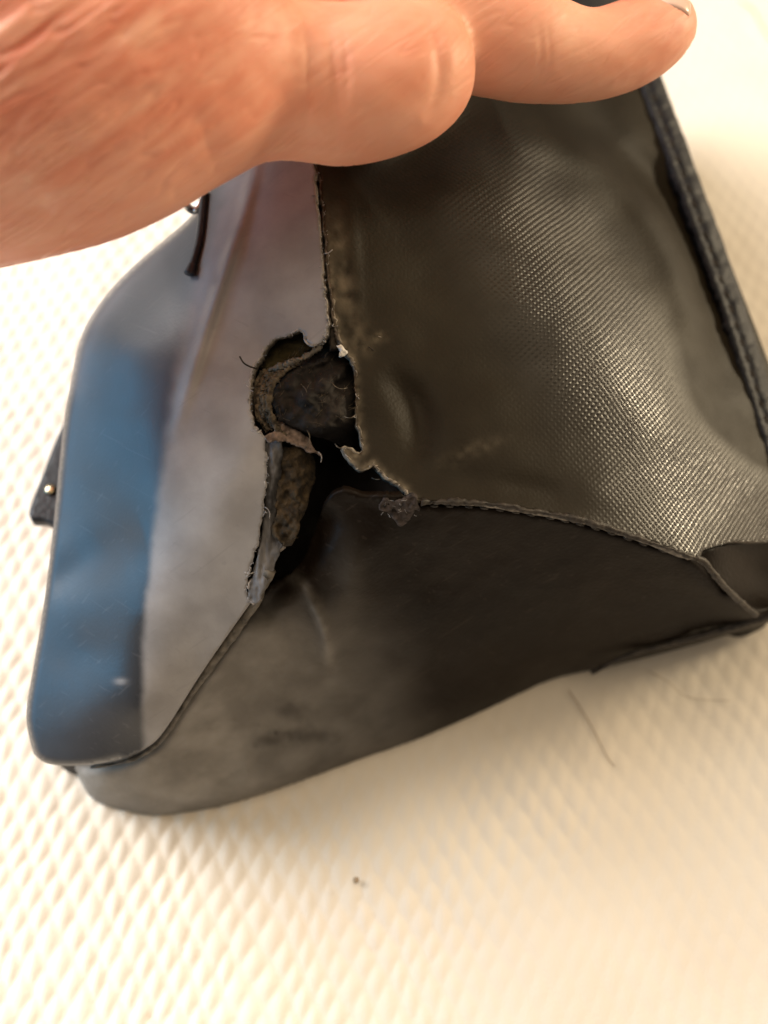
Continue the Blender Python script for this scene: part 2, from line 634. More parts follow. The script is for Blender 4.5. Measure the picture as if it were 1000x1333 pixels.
def build_cloth():
    xs = np.concatenate([np.linspace(-0.27, -0.17, 20)[:-1], np.linspace(-0.17, 0.17, 560), np.linspace(0.17, 0.30, 25)[1:]])
    ys = np.concatenate([np.linspace(-0.22, -0.03, 30)[:-1], np.linspace(-0.03, 0.36, 600), np.linspace(0.36, 0.56, 35)[1:]])
    X, Y = np.meshgrid(xs, ys)
    e1 = np.array([2.42, 5.3]) * 1e-3
    e2 = np.array([2.42, -4.2]) * 1e-3
    Mi = np.linalg.inv(np.stack([e1, e2], 1))
    wx = X + 0.0012 * fbm(X * 50, Y * 50, 3)
    wy = Y + 0.0012 * fbm(X * 50, Y * 50, 9)
    s = Mi[0, 0] * wx + Mi[0, 1] * wy
    t = Mi[1, 0] * wx + Mi[1, 1] * wy
    q = (np.abs(np.sin(np.pi * s)) * np.abs(np.sin(np.pi * t))) ** 0.75
    cell = vnoise(np.floor(s) * 3.7, np.floor(t) * 5.3, 4)
    wear_and_light = 1.0 - 0.80 * np.clip((X - (-0.055) + 0.025 * fbm(X * 25, Y * 25, 5)) / 0.09, 0, 1)  # quilting flattens towards the right
    dense = np.clip((0.19 - np.abs(X)) / 0.02, 0, 1)
    Z = 0.00074 * (q - 1.0) * wear_and_light * dense * (1 + 0.35 * cell)
    soft = np.clip((X - 0.0) / 0.06, 0, 1)
    Z = Z - 0.0012 + 0.0010 * fbm(X * 30, Y * 30, 21, 2) * 0.6
    for line, wd, am in (([(0.15, 0.30), (0.145, 0.33), (0.13, 0.36)], 0.004, 0.002),):
        d, tt = dist_line(X, Y, spline([(a * 1000, b_ * 1000) for a, b_ in line], 2) / 1000)
        Z = Z + am * np.exp(-(d / wd) ** 2)
    ny, nx = X.shape
    V = np.stack([X.ravel(), Y.ravel(), Z.ravel()], 1)
    i = (np.arange(ny - 1)[:, None] * nx + np.arange(nx - 1)[None, :]).ravel()
    F = np.stack([i, i + 1, i + nx + 1, i + nx], 1)
    me = bpy.data.meshes.new("quilted_cloth")
    me.vertices.add(len(V))
    me.vertices.foreach_set("co", V.ravel())
    me.loops.add(F.size)
    me.loops.foreach_set("vertex_index", F.ravel().astype(np.int32))
    me.polygons.add(len(F))
    me.polygons.foreach_set("loop_start", np.arange(0, F.size, 4, dtype=np.int32))
    me.polygons.foreach_set("use_smooth", [True] * len(F))
    me.update(calc_edges=True)
    me.materials.append(cloth_material())
    o = bpy.data.objects.new("quilted_cloth", me)
    col.objects.link(o)
    tag(o, "white cotton cloth quilted in small diamonds spread under the bag", "cloth")


build_cloth()
table = link_mesh("table_top", [(-0.9, -0.6, -0.012), (0.9, -0.6, -0.012), (0.9, 1.1, -0.012), (-0.9, 1.1, -0.012)], [(0, 1, 2, 3)],
                  plain("dark table wood", (0.05, 0.03, 0.018), (0.10, 0.062, 0.036), rough=0.5, scale=18, bump=0.1, stretch=((0, 0, 0), (8, 1, 1))))
tag(table, kind="structure")

# ------------------------------------------------------------------ the bag: heights of its faces
RIDGE = [(395, 20, .100), (402, 120, .098), (406, 205, .096), (414, 300, .093), (423, 380, .0895), (430, 450, .086)]
LEFT_TEAR = [(345, 452, .0815), (327, 500, .080), (330, 552, .078), (344, 640, .0735), (338, 690, .0695), (321, 770, .0610)]
LEFT_SEAM = [(300, 820, .055), (260, 880, .046), (215, 950, .039), (190, 975, .036), (150, 990, .034), (100, 997, .032)]
CREASE = [(352, 120, .0945), (338, 215, .0915), (300, 330, .0865), (243, 500, .0765), (207, 650, .0690), (188, 800, .0575), (184, 920, .0450)]
OUTER = [(290, 130, .0855), (262, 235, .081), (200, 325, .0735), (125, 410, .066), (98, 500, .061), (82, 600, .0555), (66, 740, .0480), (46, 870, .0385), (42, 960, .0320)]
left_tps = TPS(RIDGE + LEFT_TEAR + LEFT_SEAM + CREASE + OUTER + [(120, 700, .0555), (110, 850, .0450), (160, 450, .0705)], 1e-4)


def h_left(x, y):
    h = left_tps(x, y)
    h = h + bump_line(x, y, [(345, 150), (322, 260), (290, 360), (255, 470), (225, 580)], 9, 0.0016)      # sharp crease
    h = h + bump_line(x, y, [(400, 400), (330, 560), (280, 680), (225, 780)], 38, 0.0010)                 # soft swell
    h = h - bump_line(x, y, [(40, 770), (90, 750), (150, 715), (190, 700)], 30, 0.0016)                             # dent
    h = h + 0.00012 * fbm(x / 80, y / 80, 31, 2)
    return h


SEAM = [(440, 640, .0775), (500, 652, .0760), (540, 654, .0752), (620, 655, .0730), (700, 664, .0700), (770, 679, .0662), (850, 705, .0605), (905, 724, .0560)]
RIGHT = [(800, -40, .066), (838, 60, .062), (862, 110, .060), (905, 220, .055), (952, 350, .049), (990, 450, .045), (1015, 540, .041), (1030, 640, .037), (1030, 700, .034)]
right_tps = TPS(RIDGE + SEAM + RIGHT + [(600, 20, .088), (640, 300, .081), (780, 500, .068), (900, 650, .054)], 1e-4)


def h_right(x, y):
    h = right_tps(x, y)
    h = h + bump_line(x, y, [(560, 130), (640, 240), (730, 370), (830, 520), (920, 660), (990, 720)], 82, 0.0052)
    h = h - bump_line(x, y, [(760, 120), (800, 190), (880, 270), (925, 380), (950, 520)], 26, 0.0038)
    h = h + bump_line(x, y, [(640, 170), (760, 200), (850, 280), (905, 400), (930, 520)], 24, 0.0022)
    h = h - bump_line(x, y, [(500, 480), (540, 530), (545, 580), (510, 612)], 22, 0.0019)
    h = h + bump_line(x, y, [(475, 470), (500, 540), (490, 590)], 22, 0.0004)
    h = h - bump_line(x, y, [(520, 610), (600, 625), (700, 640), (800, 680)], 18, 0.0007)
    h = h - bump_line(x, y, [(470, 250), (560, 190), (650, 150)], 40, 0.0034)
    h = h + bump_line(x, y, [(452, 230), (462, 330), (470, 430)], 9, 0.0003)
    h = h + 0.0004 * fbm(x / 80, y / 80, 11, 2)
    return h


LOWER = [(97, 1000, .020), (120, 1040, .0085), (160, 1058, .004), (210, 1065, .003), (280, 1055, .003), (350, 1035, .003), (450, 1000, .003),
         (560, 960, .003), (650, 920, .003), (720, 886, .005), (800, 866, .009), (880, 846, .013), (950, 826, .017), (1030, 800, .021)]
base_tps = TPS(SEAM + LOWER + [(335, 790, .0570), (360, 757, .0615), (400, 705, .0690), (300, 826, .0505), (260, 886, .0415), (215, 956, .0305), (160, 1000, .022), (985, 800, .031)]
               + [(560, 800, .0455), (420, 880, .031), (720, 780, .041), (280, 980, .017)], 1e-4)


def h_base(x, y):
    h = base_tps(x, y)
    h = h + bump_line(x, y, [(500, 670), (465, 730), (440, 800), (410, 880)], 32, 0.0036)
    h = h + bump_line(x, y, [(383, 752), (405, 782), (424, 830), (428, 880)], 9, 0.0032)
    h = h - bump_line(x, y, [(372, 790), (380, 830), (400, 870)], 20, 0.0020)
    h = h - bump_line(x, y, [(560, 690), (580, 760), (640, 820)], 60, 0.0020)
    h = h + bump_line(x, y, [(760, 880), (840, 842), (920, 822), (985, 803)], 7, 0.0018)
    h = h - bump_line(x, y, [(800, 866), (860, 846), (930, 826), (1000, 806)], 6, 0.0016)
    h = h + bump_line(x, y, [(880, 735), (930, 775), (980, 800)], 10, 0.0010)
    h = h + 0.0006 * fbm(x / 80, y / 80, 17) + 0.00015 * fbm(x / 16, y / 16, 18, 2)
    return h


bag = thing("handbag", "dark worn leather handbag lying on the quilted cloth with a torn open corner", "handbag", (0.0, 0.11, 0.0))

# ---- left (front) panel
left_edge_tear = ragged([(408, 205), (416, 300), (423, 380), (427, 428), (421, 444), (409, 449), (400, 444), (394, 431), (376, 437), (358, 442),
                         (346, 453), (340, 467), (330, 480), (327, 500), (325, 530), (330, 552), (343, 568), (346, 580), (345, 640), (339, 690),
                         (326, 742), (322, 770), (327, 784)], 1.6, 3.0, 4)
left_lower = spline([(327, 784), (300, 822), (260, 880), (215, 950), (190, 974), (150, 990), (100, 997), (62, 994), (44, 982)], 4)
left_outer = spline([(44, 982), (36, 950), (35, 920), (45, 860), (58, 780), (70, 680), (82, 560), (92, 500), (105, 440), (130, 395), (170, 350), (240, 290),
                     (262, 262), (272, 222), (290, 160), (320, 60), (350, 20)], 4)
left_poly = np.vstack([left_edge_tear[:, :2], left_lower[1:], left_outer[1:], [(380, 20), (396, 60), (402, 120)]])
def front_sheen_scuff(x, y):
    # near side of the crease painted taupe for its sheen, dark slate beyond it; the join softens towards the top
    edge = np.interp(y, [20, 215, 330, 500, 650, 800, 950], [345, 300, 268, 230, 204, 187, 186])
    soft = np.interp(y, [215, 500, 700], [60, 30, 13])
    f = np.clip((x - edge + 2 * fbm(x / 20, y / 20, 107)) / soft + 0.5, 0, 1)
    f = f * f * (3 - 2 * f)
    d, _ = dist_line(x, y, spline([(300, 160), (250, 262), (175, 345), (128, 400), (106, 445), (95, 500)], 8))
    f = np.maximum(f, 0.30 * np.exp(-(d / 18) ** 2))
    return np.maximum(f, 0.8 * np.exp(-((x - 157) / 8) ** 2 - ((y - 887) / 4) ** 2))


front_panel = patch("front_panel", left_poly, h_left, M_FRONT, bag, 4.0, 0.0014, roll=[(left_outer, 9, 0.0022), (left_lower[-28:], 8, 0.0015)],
                    uvdir=((200, 600), (10, 60)), attrs={"wear_and_light": front_sheen_scuff}, edge_mat=M_EDGE)

# ---- right (end) panel in pressed leather
right_tear = ragged([(414, 205), (423, 300), (431, 380), (438, 430), (447, 456), (459, 470), (463, 500), (464, 530), (466, 556), (472, 582), (467, 592), (456, 586),
                     (446, 583), (455, 599), (470, 612), (486, 604), (500, 620), (520, 634), (540, 651)], 1.8, 3.0, 8)
right_low = ragged([(540, 651), (620, 654), (700, 665), (770, 680), (850, 706), (905, 726), (915, 716)], 0.9, 4, 5)
right_out = spline([(915, 716), (950, 706), (1030, 690), (1030, 560), (1000, 470), (950, 340), (905, 225), (862, 112), (830, 40), (800, -40)], 5)
right_poly = np.vstack([right_tear[:, :2], right_low[1:, :2], right_out[1:], [(600, -40), (450, -40), (405, 0), (406, 120)]])


def emboss(x, y):
    d, t = dist_line(x, y, spline([(560, 110), (650, 240), (740, 370), (850, 520), (930, 660), (1000, 720)], 10))
    e = np.exp(-(d / 92.0) ** 2)
    e = e * np.clip(0.02 + 1.25 * t, 0, 1) * np.clip(1 + 0.35 * fbm(x / 40, y / 40, 61), 0.3, 1.3)
    fl = spline([(690, 60), (760, 170), (850, 262), (915, 400), (950, 530), (1010, 590), (1080, 640), (1090, 720)], 8)
    side = np.interp(y, fl[:, 1], fl[:, 0])
    e = e * np.clip((side - 45 - x) / 60 + 0.1, 0, 1)
    return np.clip(0.03 + 1.1 * e, 0, 1)


def end_wear(x, y):
    # rubbed strip beside the corner seam, rubbed rim of the tear, a chalky smudge lower down
    d, _ = dist_line(x, y, [(436, 240), (444, 330), (452, 400), (470, 450)])
    g = 0.30 * np.exp(-(d / 14) ** 2) * np.clip((y - 230) / 120, 0, 1) * (1 + fbm(x / 12, y / 16, 111))
    d, _ = dist_line(x, y, right_tear)
    g = g + 0.65 * np.exp(-(d / 6) ** 2) * np.clip((y - 250) / 150, 0, 1) * (1 + 0.8 * fbm(x / 6, y / 6, 112))
    g = g + 0.22 * np.exp(-((x - 612) / 34) ** 2 - ((y - 588 + 0.35 * (x - 612)) / 11) ** 2) * (1 + fbm(x / 8, y / 8, 113))
    g = g + 0.55 * np.exp(-((x - 493) / 9) ** 2 - ((y - 439) / 7) ** 2) * (1 + fbm(x / 5, y / 5, 114))
    return np.clip(g, 0, 1)


end_panel = patch("end_panel", right_poly, h_right, M_END, bag, 4.0, 0.0014, uvdir=((760, 420), (32, 40)), attrs={"emboss": emboss, "wear_and_light": end_wear}, edge_mat=M_EDGE)

# ---- bottom panel
base_top = ragged([(336, 788), (350, 770), (384, 742), (401, 714), (411, 690), (421, 660), (441, 640), (470, 645), (500, 648), (540, 646)], 1.6, 3, 12)
base_seam = spline([(540, 648), (620, 650), (700, 661), (770, 676), (850, 702), (900, 720), (925, 740), (955, 775), (986, 799), (1030, 780)], 5)
base_low = spline([(1030, 800), (1000, 811), (950, 826), (880, 846), (800, 866), (720, 886), (650, 920), (560, 960), (450, 1000), (350, 1035), (280, 1055), (210, 1065), (160, 1058),
                   (120, 1040), (97, 1000)], 5)
base_left = spline([(97, 1000), (110, 985), (160, 975), (200, 948), (250, 878), (290, 820), (320, 788)], 6)
base_poly = np.vstack([base_top[:, :2], base_seam[1:], base_low, base_left[1:]])


def h_base2(x, y):
    # the sheet dips under the front panel and under the end panel along the seams
    d1, _ = dist_line(x, y, left_lower)
    d2, _ = dist_line(x, y, base_seam[:85])
    d3, _ = dist_line(x, y, [(338, 792), (372, 752), (398, 715), (412, 680)])
    return h_base(x, y) - 0.0060 * np.exp(-(d3 / 20) ** 2) - 0.0035 * np.exp(-(d1 / 9) ** 2) - 0.0034 * np.exp(-(d2 / 8) ** 2)


def base_wear_and_light(x, y):
    g = np.clip((560 - x + 0.25 * (y - 800) + 22 * fbm(x / 70, y / 70, 101)) / 330, 0, 1) * np.clip((y - 770 - 0.0 * x) / 60, 0, 1)  # grey lower left: lamp catch on the rounding painted in, partly scuffing
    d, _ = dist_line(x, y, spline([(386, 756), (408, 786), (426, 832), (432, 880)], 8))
    g = g + 0.20 * np.exp(-(d / 10) ** 2) * (1 + 0.5 * fbm(x / 9, y / 9, 105))  # crease highlight painted as a pale streak
    g = g + 0.16 * np.exp(-((x - 455) / 20) ** 2 - ((y - 745) / 45) ** 2)  # soft highlight beside the crease, also painted
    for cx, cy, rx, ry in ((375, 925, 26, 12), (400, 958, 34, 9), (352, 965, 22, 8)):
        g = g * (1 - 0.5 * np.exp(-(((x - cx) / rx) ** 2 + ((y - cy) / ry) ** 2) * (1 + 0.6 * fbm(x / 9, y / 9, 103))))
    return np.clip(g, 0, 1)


base_panel = patch("base_panel", base_poly, h_base2, M_BASE, bag, 4.0, 0.0014, roll=[(base_low, 34, 0.010)], uvdir=((560, 820), (60, 0)), attrs={"wear_and_light": base_wear_and_light})

# ---- small corner panel at the far end of the base
corner_tps = TPS([(905, 722, .0535), (930, 716, .0515), (1035, 688, .0325), (1035, 780, .022), (986, 799, .0285), (945, 760, .0445), (980, 740, .034)])
corner_poly = spline([(906, 722), (930, 712), (985, 698), (1035, 684), (1035, 785), (987, 802), (955, 777), (925, 742)], 5, closed=True)
patch("corner_panel", corner_poly, lambda x, y: corner_tps(x, y) - 0.001, M_BASE, bag, 5.0, 0.0012)

# ---- closed shell under the panels
shell_out = np.vstack([left_lower[-26:-1], left_outer[:-2], [(380, 30), (450, -30), (600, -30), (780, -30)], right_out[::-1][1:-8], base_low[:-1]])
cen = np.array([500.0, 560.0])
shell_poly = []
for q in shell_out[::2]:
    v = cen - q
    shell_poly.append(q + v / np.linalg.norm(v) * 16)
all_tps = TPS(RIDGE + LEFT_TEAR + CREASE[::2] + OUTER[::2] + LEFT_SEAM[::2] + SEAM[::2] + RIGHT[::2] + LOWER[::2], 1e-3)


def h_shell(x, y):
    h = all_tps(x, y)
    for poly, fn in ((left_poly, h_left), (right_poly, h_right), (base_poly, h_base2)):
        m = in_poly(x, y, poly)
        h = np.where(m, fn(x, y), h)
    h = h - 0.0085
    d, _ = dist_line(x, y, [(400, 500), (430, 590), (400, 680), (350, 760)])
    h = h - 0.020 * np.exp(-(d / 60) ** 2)
    d, _ = dist_line(x, y, np.vstack([shell_poly, shell_poly[:1]]))
    h = h - 0.010 * np.exp(-(d / 30) ** 2)
    return np.maximum(h, 0.001)


shell = patch("shell", shell_poly, h_shell, M_INNER, bag, 12.0, 0.0)
bm = bmesh.new()
bm.from_mesh(shell.data)
edges = [e for e in bm.edges if e.is_boundary]
ext = bmesh.ops.extrude_edge_only(bm, edges=edges)
newv = [v for v in ext["geom"] if isinstance(v, bmesh.types.BMVert)]
for v in newv:
    v.co.z = 0.0002
bmesh.ops.edgeloop_fill(bm, edges=[e for e in bm.edges if e.is_boundary])
bmesh.ops.recalc_face_normals(bm, faces=bm.faces)
bm.to_mesh(shell.data)
bm.free()

# ---- seam cord lying in the ridge groove
ridge_line = [(403, 120, .0966), (408, 205, .0948), (416, 300, .0916), (425, 380, .0881), (430, 425, .0862), (436, 456, .0845)]
tube("seam_cord", line3(ridge_line, 2.5, -0.0010), 0.00075, M_CORD, bag, 8, 1.0, 0.00010, 5)

# ---- welt between front panel and base, with the fold above it
welt_pts = [(352, 742, .0640), (338, 770, .0605), (331, 786, .0578), (308, 818, .0530), (264, 880, .0440), (219, 949, .0340), (196, 975, .0300), (160, 992, .0275), (118, 999, .0250)]
wl = line3(welt_pts, 3.0)
nw = len(wl)
rw = 0.00105 * (1 + 0.22 * vnoise(np.arange(nw) * 0.14, np.zeros(nw), 3)) * np.clip(np.linspace(1.25, 0.25, nw), 0.25, 1.05)
tube("welt", wl, rw, M_WELT, bag, 10, 1.0, 0.00006, 2)

# ---- lip along the end panel seam
lip = ragged([(548, 653), (620, 655), (700, 666), (770, 681), (850, 707), (905, 727)], 1.2, 3, 14)
lh = h_right(lip[:, 0], lip[:, 1]) - 0.0002
ln = len(lip)
tube("seam_lip", Ph(lip[:, 0], lip[:, 1], lh), 0.00052 * (1 + 0.5 * vnoise(np.arange(ln) * 0.2, np.zeros(ln), 8)), M_LIP, bag, 7, 1.0, 0.00007)
lip2 = [(905, 725, .0562), (918, 733, .0545), (935, 754, .0500), (958, 778, .0420), (984, 800, .0330)]
tube("corner_lip", line3(lip2, 3), 0.0007, M_LIP, bag, 8, 0.8, 0.00008, 9)
hem = [(770, 876, .0095), (820, 852, .0150), (870, 838, .0180), (930, 822, .0215), (985, 806, .0250), (1030, 788, .028)]
hp = line3(hem, 4)
tube("hem_fold", hp, np.linspace(0.0005, 0.0011, len(hp)), M_LIP, bag, 8, 0.8, 0.00006, 10)

# ---- edge binding with its stitches
bind_c = [(792, -30), (828, 45), (852, 112), (892, 218), (938, 345), (970, 440), (995, 520), (1018, 600), (1030, 690)]
bl = spline(bind_c, 4)
bt = np.gradient(bl, axis=0)
bt /= np.linalg.norm(bt, axis=1)[:, None]
bn = np.stack([-bt[:, 1], bt[:, 0]], 1)
if bn[:, 0].mean() < 0:
    bn = -bn
inner = bl - bn * 14
outer = bl + bn * 13
outer += bn * (0.8 * vnoise(np.arange(len(bl)) * 0.35, np.zeros(len(bl)), 2))[:, None]
bind_poly = np.vstack([inner, outer[::-1]])


def h_bind(x, y):
    d, _ = dist_line(x, y, bl)
    st, _ = dist_line(x, y, bl - bn * 6)
    return right_tps(x, y) + 0.0015 * np.sqrt(np.clip(1 - (d / 19) ** 2, 0, 1)) - 0.0007 * np.exp(-(st / 3.5) ** 2) + 0.0003 * fbm(x / 12, y / 12, 44, 2)


binding = patch("edge_binding", bind_poly, h_bind, M_BIND, bag, 3.5, 0.0022)
sl = bl - bn * 6
acc = 0
k = 0
stitch_mesh = None
last = sl[0]
for i in range(1, len(sl) - 1):
    acc += np.linalg.norm(sl[i] - sl[i - 1])
    if acc > 19:
        acc = 0
        a = sl[i] - bt[i] * 6.5
        b = sl[i] + bt[i] * 6.5 + bn[i] * 1.2
        ss = np.linspace(a, b, 6)
        hh = h_bind(ss[:, 0], ss[:, 1]) + 0.0003 * np.sin(np.linspace(0, np.pi, 6)) - 0.0001
        tube("stitch", Ph(ss[:, 0], ss[:, 1], hh), 0.00032 * np.array([.4, .9, 1, 1, .9, .4]), M_CORD, binding, 6)
        k += 1

# ---- stitches on the base seam (a few still show)
for sx in range(566, 900, 21):
    k = int(np.argmin(np.abs(base_seam[:85, 0] - sx)))
    sx, sy = float(base_seam[k, 0]), float(base_seam[k, 1]) + 9.5
    sl_ = (base_seam[k + 1, 1] - base_seam[k - 1, 1]) / (base_seam[k + 1, 0] - base_seam[k - 1, 0])
    qx = np.array([sx - 6.0, sx - 2.0, sx + 2.0, sx + 6.0])
    qy = sy + (qx - sx) * sl_ + np.array([0.0, 0.4, 0.8, 1.2])
    tube("seam_stitch", Ph(qx, qy, h_base2(qx, qy) + np.array([-.0003, .0002, .0002, -.0003])), [.0002, .00034, .00034, .0002], M_LIP, base_panel, 6)

# ------------------------------------------------------------------ the tear
lump_poly = ragged([(352, 522), (356, 500), (372, 482), (398, 466), (424, 452), (440, 446), (455, 458), (466, 480), (472, 520), (472, 560), (458, 582), (428, 574),
                    (404, 566), (380, 556), (362, 545), (352, 522)], 1.5, 3, 23)


def h_lump(x, y):
    dx, dy = (x - 412) / 62.0, (y - 510) / 60.0
    r2 = dx * dx + dy * dy
    h = 0.0795 + 0.0035 * np.clip(1 - r2, -0.6, 1) - 0.007 * np.clip((x - 440) / 40, 0, 1) ** 1.5 - 0.008 * np.clip((y - 555) / 30, 0, 1)
    u = (x + 1.15 * y)
    h = h + 0.0010 * np.sin(u / 7.5 + 2.2 * vnoise(x / 22, y / 22, 71)) * np.clip(1.35 - (y - 440) / 75, 0.15, 1)
    return h + 0.0010 * fbm(x / 20, y / 20, 70, 4)


patch("torn_lining", lump_poly, h_lump, M_LINING, bag, 2.0, 0.0010, edge_mat=M_LAYER)

pocket_poly = ragged([(336, 478), (338, 460), (350, 444), (372, 434), (395, 426), (404, 440), (400, 458), (376, 470), (350, 482), (336, 478)], 1.0, 3, 25)
patch("torn_pocket", pocket_poly, lambda x, y: 0.0795 + (x - 370) * 5e-5 - 0.0010 * np.clip((y - 452) / 15, 0, 1) + 0.0006 * fbm(x / 14, y / 14, 73, 3), M_OLIVE, bag, 2.5, 0.0008)

layers = [
    [(352, 478, .0790), (338, 492, .0788), (333, 515, .0784), (336, 540, .0778), (348, 562, .0768)],
    [(372, 474, .0815), (350, 490, .0805), (342, 512, .0800), (343, 536, .0792), (354, 560, .0780)],
    [(398, 466, .0830), (370, 484, .0825), (354, 504, .0820), (350, 528, .0812), (358, 552, .0800), (372, 566, .0785)],
    [(362, 476, .0803), (345, 492, .0797), (337, 516, .0792), (339, 538, .0786), (350, 560, .0776)],
    [(385, 471, .0823), (360, 488, .0815), (347, 510, .0808), (346, 532, .0800), (356, 558, .0788)],
    [(420, 450, .0845), (398, 464, .0838), (375, 474, .0828), (350, 482, .0812)],
]
for i, l in enumerate(layers):
    s = line3(l, 1.6)
    n = len(s)
    rr = 0.00052 * (1 + 0.45 * vnoise(np.arange(n) * 0.3, np.zeros(n) + i, 50 + i)) * np.clip(np.sin(np.linspace(0.15, np.pi - 0.15, n)) * 2, 0.3, 1)
    tube("torn_layer", s, rr, M_LAYER if i < 5 else M_WELT, bag, 8, 0.8, 0.00013, 40 + i)

# torn fringe that hangs over the void
fr = ragged([(344, 568), (358, 560), (364, 543), (372, 553), (388, 560), (402, 572), (409, 584), (417, 591), (404, 588), (386, 578), (366, 573), (350, 574), (344, 568)], 1.3, 2.0, 28)
patch("torn_fringe", fr, lambda x, y: 0.0800 - (x - 346) * 5e-5 + 0.0004 * fbm(x / 7, y / 7, 77, 3), M_PINK, bag, 1.8, 0.0004)

# exposed board and folded leather strip
bd = ragged([(366, 584), (384, 580), (404, 590), (410, 600), (408, 630), (398, 664), (384, 700), (366, 706), (358, 690), (362, 640), (366, 584)], 1.8, 2.5, 30)


def h_board(x, y):
    return 0.0765 - (y - 580) * 6.2e-5 - np.clip((x - 385) / 25, 0, 1) ** 2 * 0.004 + 0.0009 * fbm(x / 11, y / 14, 79, 4)


patch("stiffener_board", bd, h_board, M_BOARD, bag, 2.2, 0.0010)
stp = ragged([(344, 578), (358, 574), (368, 584), (364, 640), (358, 690), (372, 700), (366, 716), (352, 750), (338, 782), (328, 784), (324, 768), (340, 700), (345, 640), (344, 578)], 1.2, 3, 33)


def h_strip(x, y):
    return 0.0775 - (y - 580) * 8.2e-5 + 0.0012 * np.sin((x - 345 + (y - 640) * 0.12) / 5.0) * np.clip(1 - (y - 690) / 60, 0.2, 1) * 0.5 + 0.0005 * fbm(x / 8, y / 20, 81, 3)


patch("folded_strip", stp, h_strip, M_STRIP, bag, 2.0, 0.0010, edge_mat=M_PALE)

# felted rims: the torn edges are rubbed pale
rim = left_edge_tear[6:]
rh = h_left(rim[:, 0], rim[:, 1])
rn = len(rim)
rr = 0.00019 * (1 + 0.6 * vnoise(np.arange(rn) * 0.35, np.zeros(rn), 61)) * np.interp(rim[:, 1], [205, 330, 430, 780], [0.45, 0.8, 1.2, 1.2])
tube("felted_rim", Ph(rim[:, 0] - 1.0, rim[:, 1], rh - 0.0002), rr, M_FUZZ, bag, 8, 0.8, 0.00005, 62)
rim = right_tear[:-2]
rh = h_right(rim[:, 0], rim[:, 1])
rn = len(rim)
rr = 0.00019 * (1 + 0.7 * vnoise(np.arange(rn) * 0.35, np.zeros(rn), 63)) * np.interp(rim[:, 1], [205, 330, 430, 650], [0.4, 0.7, 1.2, 1.2])
tube("felted_rim", Ph(rim[:, 0] + 1.0, rim[:, 1], rh - 0.0002), rr, M_EDGE, bag, 8, 0.8, 0.00005, 64)

# white padding by the top of the tear
pd = ragged([(438, 450), (445, 449), (450, 456), (450, 463), (444, 459), (438, 450)], 1.0, 1.6, 35)
patch("padding_tuft", pd, lambda x, y: 0.0860 + 0.0005 * fbm(x / 5, y / 5, 83, 2), M_WHITE, bag, 2.0, 0.0008)
fz = ragged([(498, 650), (520, 652), (534, 646), (541, 650), (546, 664), (536, 676), (520, 684), (506, 668), (494, 664), (498, 650)], 1.2, 2.5, 37)
patch("frayed_seam_patch", fz, lambda x, y: h_base(x, y) + 0.0002 + 0.0005 * fbm(x / 8, y / 8, 85, 3), M_FRAY, bag, 2.2, 0.0007)

# fibres: too fine to pick apart
FV, FF = [], []


def fibre(x, y, h, ang, length, r=0.00007, curl=0.5):
    n = 5
    xs, ys, hs = [x], [y], [h]
    for i in range(n - 1):
        ang += random.uniform(-curl, curl)
        xs.append(xs[-1] + math.cos(ang) * length / n)
        ys.append(ys[-1] + math.sin(ang) * length / n)
        hs.append(hs[-1] + random.uniform(-0.0002, 0.0004))
    V, F = tube_geo(Ph(np.array(xs), np.array(ys), np.array(hs)), r, 4)
    o = len(FV)
    FV.extend(V)
    FF.extend([tuple(i + o for i in f) for f in F])


for line, hf, cnt, ln in ((left_edge_tear, h_left, 170, 4.5), (right_tear, h_right, 45, 4)):
    for _ in range(cnt):
        i = random.randrange(len(line))
        x, y = line[i][:2]
        h = float(hf(np.array([x]), np.array([y]))[0])
        fibre(x + random.uniform(-2, 2), y + random.uniform(-2, 2), h, random.uniform(0, 6.28), random.uniform(0.4, 1.3) * ln, random.uniform(4e-5, 9e-5))
for _ in range(12):
    x, y = random.uniform(496, 545), random.uniform(648, 678)
    fibre(x, y, float(h_base(np.array([x]), np.array([y]))[0]) + 0.0005, random.uniform(0, 6.28), random.uniform(4, 9), 3.5e-5, 0.9)
fib = link_mesh("frayed_fibres", FV, FF, M_FUZZ, bag)
fib["kind"] = "stuff"
DV, DF = FV, FF
FV, FF = [], []
for _ in range(120):
    x, y = random.uniform(335, 465), random.uniform(448, 565)
    if ((x - 405) / 70) ** 2 + ((y - 508) / 62) ** 2 < 1:
        fibre(x, y, float(h_lump(np.array([x]), np.array([y]))[0]) + 0.0003, -0.75 + random.gauss(0, 0.5), random.uniform(6, 16), 3.2e-5, 0.4)
fib2 = link_mesh("lining_fibres", FV, FF, M_LAYER, bag)
fib2["kind"] = "stuff"

